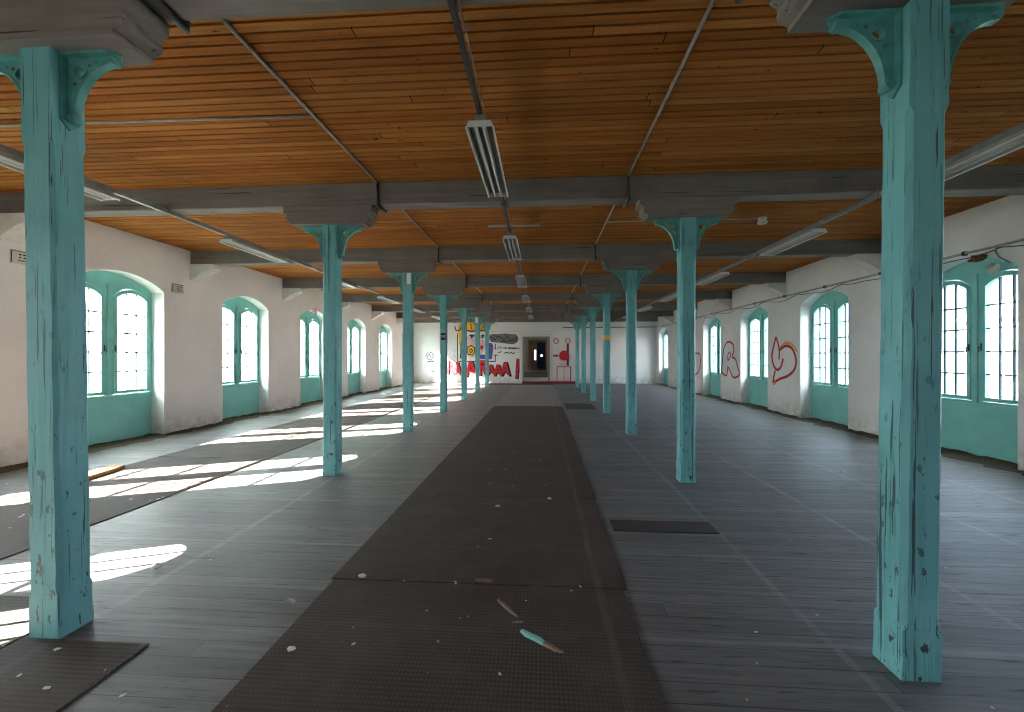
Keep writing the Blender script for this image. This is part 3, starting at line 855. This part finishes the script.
tag(spray(c5([(178,374),(200,376),(206,420),(196,466),(178,482)]), M['redline'], .024), 'red curved graffiti stroke on the right wall peeping out behind the second right column', 'graffiti', 'red graffiti tags on the right wall')

# ------------------------------------------------------------------ far wall mural and lettering
c1 = lambda u, v: on_y(440 + u / 10.17, 316 + v / 10.17, YE)
layer = [0]
def paint(name, polys, mat, parent, lift=0, world=False):
    b = BM()
    for L in polys:
        P = L if world else [c1(u, v) for u, v in L]
        prism(b, [P], lambda u, v, d: (u, d, v), YE - .0008, YE - .003 - .0025 * lift)
    return link(name, b, mat, parent)
def band(pts, w):
    """polyline of width w (crop units) as quads"""
    out = []
    for (a, c), (d, e) in zip(pts, pts[1:]):
        L = math.hypot(d - a, e - c) or 1; nx, ny = -(e - c) / L * w / 2, (d - a) / L * w / 2
        ex, ey = (d - a) / L * w * .3, (e - c) / L * w * .3
        out.append([(a - ex + nx, c - ey + ny), (d + ex + nx, e + ey + ny), (d + ex - nx, e + ey - ny), (a - ex - nx, c - ey - ny)])
    return out
def wob(L, k, seed):
    rn = random.Random(seed); return [(u + rn.uniform(-k, k), v + rn.uniform(-k, k)) for u, v in L]
mur = empty('graffiti_mural', (c1(370, 300)[0], YE, c1(370, 460)[1]), 'comic style graffiti face with orange hair in black frame on far wall', 'graffiti')
inv = Matrix.Translation(-Vector(mur.location))
def mpaint(name, polys, mat, lift):
    o = paint(name, polys, mat, mur, lift); o.data.transform(inv); return o
mpaint('frame_outline', band([(176, 180), (180, 462), (520, 462), (562, 462), (562, 400)], 9) + band([(562, 340), (564, 285)], 8), M['black'], 0)
mpaint('painted_face', [wob(circ(345, 300, 118, 28), 3, 1)], M['pink'], 0.4)
mpaint('hair', [[(186, 95), (215, 78), (300, 62), (400, 60), (470, 72), (480, 150), (440, 140), (350, 150), (280, 150), (262, 190), (236, 250), (232, 330), (205, 330), (192, 240), (186, 150)]], M['orange'], 1)
mpaint('hair_highlight', [[(190, 110), (214, 100), (222, 180), (212, 280), (200, 250)], [(285, 80), (340, 72), (345, 120), (300, 135)], [(415, 90), (450, 85), (460, 125), (420, 130)]], M['yellow'], 1.6)
mpaint('hair_outline', band([(150, 105), (165, 150), (195, 150), (215, 110), (225, 190), (215, 300), (208, 430)], 10) + band([(280, 148), (320, 158), (360, 150), (410, 150), (460, 150)], 14) + band([(310, 80), (320, 130)], 9) + band([(420, 130), (450, 90)], 8), M['black'], 2.2)
mpaint('eyes', [[(288, 205), (315, 186), (352, 196), (352, 210), (316, 204)], [(412, 205), (430, 186), (456, 198), (452, 212), (430, 204)]] + [wob(circ(322, 216, 13, 12), 1, 3), wob(circ(432, 216, 11, 12), 1, 4)], M['black'], 2.2)
mpaint('painted_hand', [wob(circ(312, 348, 50, 20), 4, 6)], M['yellow'], 1.2)
mpaint('hand_outline', band([(275, 350), (284, 312), (320, 300), (352, 322), (354, 366), (330, 396), (288, 392), (275, 350)], 9) + band([(296, 350), (316, 336), (332, 352), (316, 372), (300, 362)], 9), M['black'], 2.2)
mpaint('lips', [[(408, 318), (420, 292), (436, 300), (446, 318), (434, 340), (414, 342)]], M['red'], 1.4)
mpaint('collar', [[(398, 392), (470, 392), (470, 440), (398, 436)], [(205, 335), (230, 335), (230, 432), (210, 432)]], M['blue'], 1)
mpaint('sleeve', [[(470, 280), (520, 272), (542, 300), (536, 380), (528, 440), (470, 440)]], M['purple'], 1)
mpaint('plus_marks', band([(545, 398), (596, 398)], 7) + band([(570, 380), (570, 402)], 6) + band([(548, 332), (570, 322)], 6), M['purple'], 1.4)
cl = tag(paint('painted_cloud', [wob([(505, 190), (540, 182), (600, 186), (660, 180), (720, 184), (770, 186), (795, 205), (802, 235), (790, 268), (750, 284), (690, 286), (640, 272), (580, 270), (520, 262), (500, 235)], 3, 8)], M['greycloud'], None, .3), 'grey sprayed out cloud shape above black handwriting on the far wall', 'graffiti')
paint('scribble', band(wob([(515, 215), (560, 240), (600, 205), (650, 245), (690, 210), (730, 250), (770, 215), (780, 250), (700, 262), (620, 255)], 5, 9), 8), M['black'], cl, 1.2)
def script(y, spans, seed):
    rn = random.Random(seed); out = []
    for a, c in spans:
        u = a; pts = []
        while u < c:
            pts.append((u, y + rn.uniform(-9, 8))); u += rn.uniform(6, 11)
        out += band(pts, 8)
    return out
hw = tag(paint('handwriting', band([(580, 340), (600, 312), (625, 320), (612, 338)], 6) + script(328, [(640, 684), (696, 808)], 3) + band([(694, 322), (808, 326)], 7) + script(366, [(590, 622)], 5) + script(376, [(652, 760)], 6), M['black'], None, .2), 'two lines of black handwriting on the far wall left of the doorway', 'graffiti')
# red shout lettering
GLY = {
 'A': ([(0, 0), (.36, 1), (.64, 1), (1, 0), (.72, 0), (.64, .22), (.36, .22), (.28, 0)], [(.42, .42), (.58, .42), (.5, .68)]),
 'R': ([(0, 0), (0, 1), (.62, 1), (.92, .86), (.92, .6), (.7, .46), (1, 0), (.68, 0), (.44, .4), (.30, .4), (.30, 0)], [(.30, .62), (.56, .62), (.62, .72), (.54, .8), (.30, .8)]),
 '!': ([(.3, .32), (.12, 1), (.95, 1.0), (.62, .32)], None)}
let = empty('shout_lettering', (c1(430, 600)[0], YE, c1(430, 610)[1]), 'red block letters with black shadow reading AAARAAA! on the far wall', 'graffiti')
linv = Matrix.Translation(-Vector(let.location))
spec = [('A', 62, 140, 585, 455), ('A', 132, 212, 592, 470), ('A', 206, 290, 600, 470), ('R', 280, 360, 606, 462), ('R', 400, 470, 598, 448), ('A', 472, 560, 592, 492), ('A', 540, 632, 602, 492), ('A', 612, 712, 600, 470)]
# read as A A A R ... the fourth R hides behind a column
spec = [('A', 62, 140, 585, 455), ('A', 132, 215, 592, 468), ('A', 255, 370, 606, 455), ('R', 396, 474, 600, 448), ('A', 472, 556, 592, 492), ('A', 540, 632, 602, 492), ('A', 612, 712, 600, 466)]
for ch, u0, u1, vb, vt in spec:
    O, Hh = GLY[ch]; tr = lambda L, du=0, dv=0, g=0: [(u0 + (u1 - u0) * (p + (p - .5) * g) + du, vb + (vt - vb) * (q + (q - .5) * g) + dv) for p, q in L]
    for nm, mat, lift, du, dv, g in (('letter_shadow', M['black'], .2, 15, 9, .10), ('letter', M['red'], 1.4, 0, 0, 0)):
        b = BM(); loops = [[c1(*p) for p in tr(O, du, dv, g)]]
        if Hh and nm == 'letter': loops.append([c1(*p) for p in tr(Hh)][::-1])
        prism(b, loops, lambda u, v, d: (u, d, v), YE - .0008, YE - .003 - .0025 * lift)
        if nm == 'letter':
            o = link('letter', b, mat, let); o.data.transform(linv); sh.parent = o; sh.name = 'letter_shadow'
        else:
            sh = link('letter_shadow', b, mat, let); sh.data.transform(linv)
# exclamation mark
b = BM()
for L in ([(778, 432), (814, 438), (796, 572), (764, 572)], [(766, 584), (796, 584), (790, 632), (762, 628)]):
    prism(b, [[c1(u + 6, v + 4) for u, v in [(p + (-4 if p < 785 else 5), q + (-5 if q < 580 and q < 500 or q == 584 else 5)) for p, q in L]]], lambda u, v, d: (u, d, v), YE - .0008, YE - .0035)
sh = link('letter_shadow', b, M['black'], let); sh.data.transform(linv)
b = BM(); prism(b, [[c1(u, v) for u, v in [(778, 432), (810, 438), (794, 570), (766, 570)]]], lambda u, v, d: (u, d, v), YE - .0008, YE - .0065)
prism(b, [[c1(u, v) for u, v in [(768, 588), (792, 588), (786, 626), (764, 622)]]], lambda u, v, d: (u, d, v), YE - .0008, YE - .0065)
o = link('letter', b, M['red'], let); o.data.transform(linv); sh.parent = o
# dark scribbles near left corner
c3 = lambda u, v: (((405 + u / 10.17) - 440) * 10.17, v)
def c3b(L): return [c3(u, v) for u, v in L]
sc = tag(paint('scribbled_tag', band(c3b([(205, 410), (225, 380), (270, 372), (290, 400), (270, 440), (235, 440), (222, 410), (250, 390), (262, 420)]), 6) + band(c3b([(230, 468), (262, 458), (300, 462)]), 9), M['black'], None, .2), 'dark round scribble on the far wall near the left corner', 'graffiti')
tag(paint('scribbled_tag', band(c3b([(278, 560), (300, 575), (318, 550), (325, 580), (340, 565)]), 8), M['black'], None, .2), 'small dark scribble low on the far wall near the left corner', 'graffiti')
tag(paint('scribbled_tag', band([(128, 335), (150, 350), (140, 372)], 8) + band([(132, 410), (150, 395), (156, 420)], 8), M['pink'], None, .2), 'faint pink scribble on the far wall left of the comic face', 'graffiti')

# ------------------------------------------------------------------ far doorway, trim and the rooms beyond
b = BM(); t = .16
x0, x1 = DX0, DX1
for a, c, z0, z1 in ((x0 - t, x0, 0, DZ1 + t), (x1, x1 + t, 0, DZ1 + t), (x0, x1, DZ1, DZ1 + t)): box(b, a, c, YE - .035, YE - .0005, z0, z1)
box(b, x0 - t - .05, x1 + t + .05, YE - .06, YE - .0005, DZ1 + t, DZ1 + t + .05)
d = tag(link('door_1', b, M['white_trim']), 'open doorway with white surround in the middle of the far wall', 'door', kind='structure')
b = BM()
for a, c in ((x0, x0 + .07), (x1 - .07, x1)): box(b, a, c, YE + .02, YE + .28, 0, DZ1)
box(b, x0 + .07, x1 - .07, YE + .02, YE + .28, DZ1 - .07, DZ1)
link('door_jamb', b, M['greypaint'], d)
b = BM(); box(b, x1 - .11, x1 - .07, YE + .30, YE + 1.05, .02, DZ1 - .08)
link('door_leaf', b, M['greypaint'], d)
z = on_y(540, 331.5, YE)[1]
b = BM(); box(b, on_y(490, 331, YE)[0], x1 + t + .25, YE - .05, YE - .0005, z - .03, z + .03)
tag(link('trim_1', b, M['white_trim']), 'white ledge moulding across the far wall above the doorway', 'trim', kind='structure')
xa, xb = on_y(552.5, 340, YE)[0], on_y(559, 340, YE)[0]
b = BM(); box(b, xa + .02, xb, YE - .09, YE - .0005, DZ1 + .3, ZC - .01)
tag(link('trim_2', b, M['wall']), 'white boxed duct on the far wall above the round signs', 'trim', kind='structure')
# corridor beyond
cx0, cx1, ya, yd = x0 - .9, x1 + .7, YE + .3, 34.0
ix0, iz1 = on_y(529.6, 342.5, yd); ix1, iz0 = on_y(545.3, 369.5, yd)
b = BM(); box(b, cx0 - .2, cx1 + .2, YE + .35, 42, -.2, 0)
tag(link('floor_corridor', b, M['floor']), 'dusty floor of the corridor beyond the far doorway', 'floor', kind='structure')
b = BM(); box(b, cx0 - .2, cx1 + .2, ya, 42, 3.4, 3.6)
tag(link('ceiling_corridor', b, M['wall']), 'pale ceiling of the corridor beyond the far doorway', 'ceiling', kind='structure')
b = BM(); prism(b, [[(ya, 0), (42, 0), (42, 3.4), (ya, 3.4)], [(28.2, 1.5), (28.2, 2.3), (29.0, 2.3), (29.0, 1.5)]], lambda u, v, d: (d, u, v), cx0 - .2, cx0)  # side opening added to let daylight into the corridor
tag(link('wall_corridor_left', b, M['wall']), 'pale left wall of the corridor beyond the far doorway', 'wall', kind='structure')
b = BM(); box(b, cx1, cx1 + .2, ya, 42, 0, 3.4)
tag(link('wall_corridor_right', b, M['wall']), 'pale right wall of the corridor beyond the far doorway', 'wall', kind='structure')
b = BM(); prism(b, [[(cx0, 0), (cx1, 0), (cx1, 3.4), (cx0, 3.4)], [(ix0, iz0), (ix0, iz1), (ix1, iz1), (ix1, iz0)]], lambda u, v, d: (u, d, v), yd, yd + .2)
tag(link('wall_corridor_end', b, M['greypaint']), 'grey partition with a second opening seen through the far doorway', 'wall', kind='structure')
b = BM(); t2 = .10
prism(b, [[(ix0 - t2, iz0 - .02), (ix1 + t2, iz0 - .02), (ix1 + t2, iz1 + .22), (ix0 - t2, iz1 + .22)], [(ix0, iz0), (ix0, iz1), (ix1, iz1), (ix1, iz0)][::-1]], lambda u, v, d: (u, d, v), yd - .04, yd - .0005)
tag(link('door_2', b, M['brownwood']), 'orange brown wooden frame of the second opening beyond the far doorway', 'door', kind='structure')
# back room: tan wall with a bright slot window, blue door with a hole
wx0, wz1 = on_y(534.6, 350, 40); wx1, wz0 = on_y(535.9, 360.0, 40)
hx, hz = on_y(541.6, 355.6, 40)
b = BM(); prism(b, [[(cx0, 0), (cx1, 0), (cx1, 3.4), (cx0, 3.4)], [(wx0, wz0), (wx0, wz1), (wx1, wz1), (wx1, wz0)], [(hx - .25, hz - .25), (hx - .25, hz + .25), (hx + .25, hz + .25), (hx + .25, hz - .25)]], lambda u, v, d: (u, d, v), 40, 40.2)  # square opening added so daylight shows through the blue door's hole
tag(link('wall_backroom', b, M['tan']), 'tan wall with a bright slot window deep beyond the far doorway', 'wall', kind='structure')
bx0 = on_y(537.2, 350, 37)[0]; bx1 = on_y(546.5, 350, 37)[0]; hx2, hz2 = on_y(541.6, 355.6, 37)
b = BM(); prism(b, [[(bx0, 0), (bx1, 0), (bx1, 3.0), (bx0, 3.0)], circ(hx2, hz2, .075, 14)[::-1]], lambda u, v, d: (u, d, v), 36.97, 37.03)
tag(link('door_3', b, M['bluedoor']), 'dark blue door with a small round light hole deep beyond the far doorway', 'door', kind='structure')
b = BM(); box(b, cx0, cx1, 33.2, yd, 0, .32); box(b, cx0, cx1, 32.6, 33.2, 0, .16)
tag(link('step_corridor', b, M['dirt']), 'dark dirty steps at the end of the corridor beyond the doorway', 'steps', kind='structure')
b = BM(); boxbev(b, on_y(522.5, 380, YE)[0], on_y(576, 380, YE)[0], YE - .62, YE - .062, .0005, .13, .01)
tag(link('red_step', b, M['darkred']), 'low dark red step along the far wall below the doorway and hose reel', 'step')

# ------------------------------------------------------------------ fire point: round signs, hose reel, stand
c2 = lambda u, v: on_y(515 + u / 10.957, 325 + v / 10.957, YE)
for u, v, lab in ((450, 176, 'round white sign with red ring left of the pair above the fire point'), (579, 174, 'round white sign with red ring directly above the hose reel')):
    X, Z = c2(u, v)
    b = BM(); prism(b, [circ(X, Z, .17, 24)], lambda a, c, d: (a, d, c), YE - .0005, YE - .012)
    o = tag(link('round_sign', b, M['paper']), lab, 'sign', 'round red ring signs on the far wall')
    b = BM(); prism(b, [circ(X, Z, .172, 24), circ(X, Z, .11, 24)[::-1]], lambda a, c, d: (a, d, c), YE - .0125, YE - .016)
    link('red_ring', b, M['orangesign'], o)
    b = BM()
    for k in range(3): box(b, X - .05, X + .05, YE - .0145, YE - .0125, Z - .045 + .035 * k, Z - .03 + .035 * k)
    link('lettering', b, M['conduit'], o)
X, Z = c2(538, 335)
reel = empty('fire_hose_reel', (X, YE, Z), 'round red fire hose reel on an upright bracket above the red stand', 'hose reel')
b = BM(); R = .295
for y0_, y1_ in ((-.24, -.22), (-.08, -.06)): prism(b, [circ(0, 0, R, 28)], lambda a, c, d: (a, d, c), y0_, y1_)
link('drum', b, M['signred'], reel)
b = BM()
for k in range(4):
    for q in (R - .05, R - .10): tube(b, [(q * math.cos(a), -.205 + .038 * k, q * math.sin(a)) for a in [2 * math.pi * i / 24 for i in range(24)]], .019, 6, True)
link('hose', b, M['ink'], reel, True)
b = BM(); cyl(b, (0, -.28, 0), (0, -.02, 0), .045, 14); link('hub', b, M['signred'], reel)
px0 = c2(566, 210)[0] - X; px1 = c2(590, 210)[0] - X; zt = c2(566, 208)[1] - Z; zb_ = c2(566, 446)[1] - Z
b = BM(); box(b, px0, px1, -.055, -.0005, zb_, zt); box(b, -.03, px1, -.055, -.03, -.03, .03); link('upright', b, plain('dark_red_bracket', (.10, .02, .02), .5), reel)
X0, Z0 = c2(455, 452); X1 = c2(610, 452)[0]
st = empty('red_stand', ((X0 + X1) / 2, YE - .32, .13), 'thin legged red metal stand against the far wall under the hose reel', 'stand')
w = (X1 - X0) / 2; Z0 -= .13
b = BM()
for (a0, a1, y0_, y1_) in ((-w, w, -.21, -.18), (-w, w, .18, .21), (-w, -w + .03, -.21, .21), (w - .03, w, -.21, .21)): box(b, a0, a1, y0_, y1_, Z0 - .04, Z0)
box(b, -w, w, -.18, .18, Z0 - .012, Z0 - .002)
link('top_frame', b, M['signred'], st)
for sx in (-1, 0, 1):
    for sy in ((-1, 1) if sx else (-1,)):
        b = BM(); box(b, sx * (w - .02) - .016, sx * (w - .02) + .016, sy * .19 - .016, sy * .19 + .016, 0, Z0 - .04); link('leg', b, M['signred'], st)
X, Z = c2(520, 425)
b = BM(); boxbev(b, X - .17, X + .17, YE - .42, YE - .18, Z0 + .1305, Z0 + .38, .02)
tag(link('white_canister', b, M['lamp_white']), 'pale box standing on the red stand below the hose reel', 'box')
X, Z = c2(445, 336)
b = BM(); boxbev(b, X - .15, X + .15, YE - .05, YE - .0005, Z - .06, Z + .06, .01)
tag(link('alarm_box', b, M['signred']), 'small dark red box on the far wall left of the hose reel', 'box')

# ------------------------------------------------------------------ outside: yard and a pale house beyond the right windows
b = BM(); box(b, -90, 90, -60, 110, -4.2, -4.0)
tag(link('ground_outside', b, M['ground']), 'dark gravel yard outside below the windows', 'ground', kind='structure')
def house(x0, x1, y0, y1, zt, s, label):
    root = empty('house', ((x0 + x1) / 2, (y0 + y1) / 2, -4.0), label, 'house', None, 'thing')
    off = Matrix.Translation(-Vector(root.location))
    b = BM(); box(b, x0, x1, y0, y1, -4, zt); o = link('wall', b, M['facade'], root); o.data.transform(off)
    b = BM(); prism(b, [[(x0 - .4, zt), (x1 + .4, zt), ((x0 + x1) / 2, zt + 2.2)]], lambda u, v, d: (u, d, v), y0 - .3, y1 + .3); o = link('roof', b, M['roof'], root); o.data.transform(off)
    n = int((y1 - y0) / 3)
    for i in range(n):
        for z in (-2.6, .4):
            y = y0 + 1.5 + i * 3; b = BM(); box(b, x0 - .03, x0 + .02, y - .5, y + .5, z, z + 1.5); o = link('window', b, M['winglass'], root); o.data.transform(off)
house(22, 31, 8, 24, 3.4, 1, 'pale rendered house across the yard beyond the right windows')

b = BM(); box(b, XL - WT, XR + WT, Y0 - .3, YE + .35, -4.0, -.26)  # unseen mass added below the floor so the yard behind stays shaded
tag(link('shadow_mass_lower', b, M['facade']), 'unseen block added under the hall to stop sun passing below it', 'wall', kind='structure')
b = BM(); box(b, XL - WT, XR + WT, Y0 - .3, YE + .35, ZC + .21, ZC + 3.2)  # unseen mass added overhead, makes the building's shadow reach further
tag(link('shadow_mass_upper', b, M['facade']), 'unseen block added above the hall to lengthen its shadow', 'wall', kind='structure')
# ------------------------------------------------------------------ light
sun = D.lights.new('sun', 'SUN'); so = D.objects.new('sun', sun); COL.objects.link(so)
sun.energy = 95.0; sun.angle = math.radians(.12); sun.color = (1.0, .91, .79)
so.rotation_euler = Vector((4.95, 2.1, -2.76)).to_track_quat('-Z', 'Y').to_euler()
w = D.worlds.new('sky'); C.world = w; w.use_nodes = True
nt = w.node_tree; nt.nodes.clear()
wo = nt.nodes.new('ShaderNodeOutputWorld'); bg = nt.nodes.new('ShaderNodeBackground')
tc = nt.nodes.new('ShaderNodeTexCoord')
dt = nt.nodes.new('ShaderNodeVectorMath'); dt.operation = 'DOT_PRODUCT'; dt.inputs[1].default_value = Vector((-4.95, -2.1, 2.8)).normalized()
nt.links.new(tc.outputs['Generated'], dt.inputs[0])
rp = nt.nodes.new('ShaderNodeValToRGB'); mr = nt.nodes.new('ShaderNodeMapRange'); mr.inputs[1].default_value = -1; mr.inputs[2].default_value = 1
nt.links.new(dt.outputs['Value'], mr.inputs[0]); nt.links.new(mr.outputs[0], rp.inputs[0])
rp.color_ramp.elements[0].position = .15; rp.color_ramp.elements[0].color = (.20, .26, .37, 1)
rp.color_ramp.elements[1].position = .95; rp.color_ramp.elements[1].color = (.92, .97, 1.0, 1)
sz = nt.nodes.new('ShaderNodeSeparateXYZ'); nt.links.new(tc.outputs['Generated'], sz.inputs[0])
hz = nt.nodes.new('ShaderNodeMapRange'); hz.interpolation_type = 'SMOOTHSTEP'          # sky strength lowered near the horizon so glazing bars stay visible
for i_, v_ in ((1, .10), (2, .34), (3, 7.5), (4, 17.0)): hz.inputs[i_].default_value = v_
nt.links.new(sz.outputs[2], hz.inputs[0])
nt.links.new(rp.outputs[0], bg.inputs[0]); nt.links.new(hz.outputs[0], bg.inputs[1])
nt.links.new(bg.outputs[0], wo.inputs[0])
C.view_settings.view_transform = 'Standard'; C.view_settings.look = 'None'; C.view_settings.gamma = 1
C.view_settings.use_curve_mapping = False
C.view_settings.exposure = 1.65
cy = C.cycles
cy.max_bounces = 14; cy.diffuse_bounces = 8; cy.glossy_bounces = 3; cy.transparent_max_bounces = 12
cy.use_denoising = True; cy.filter_width = 1.1; cy.sample_clamp_indirect = 6; cy.caustics_reflective = False; cy.caustics_refractive = False
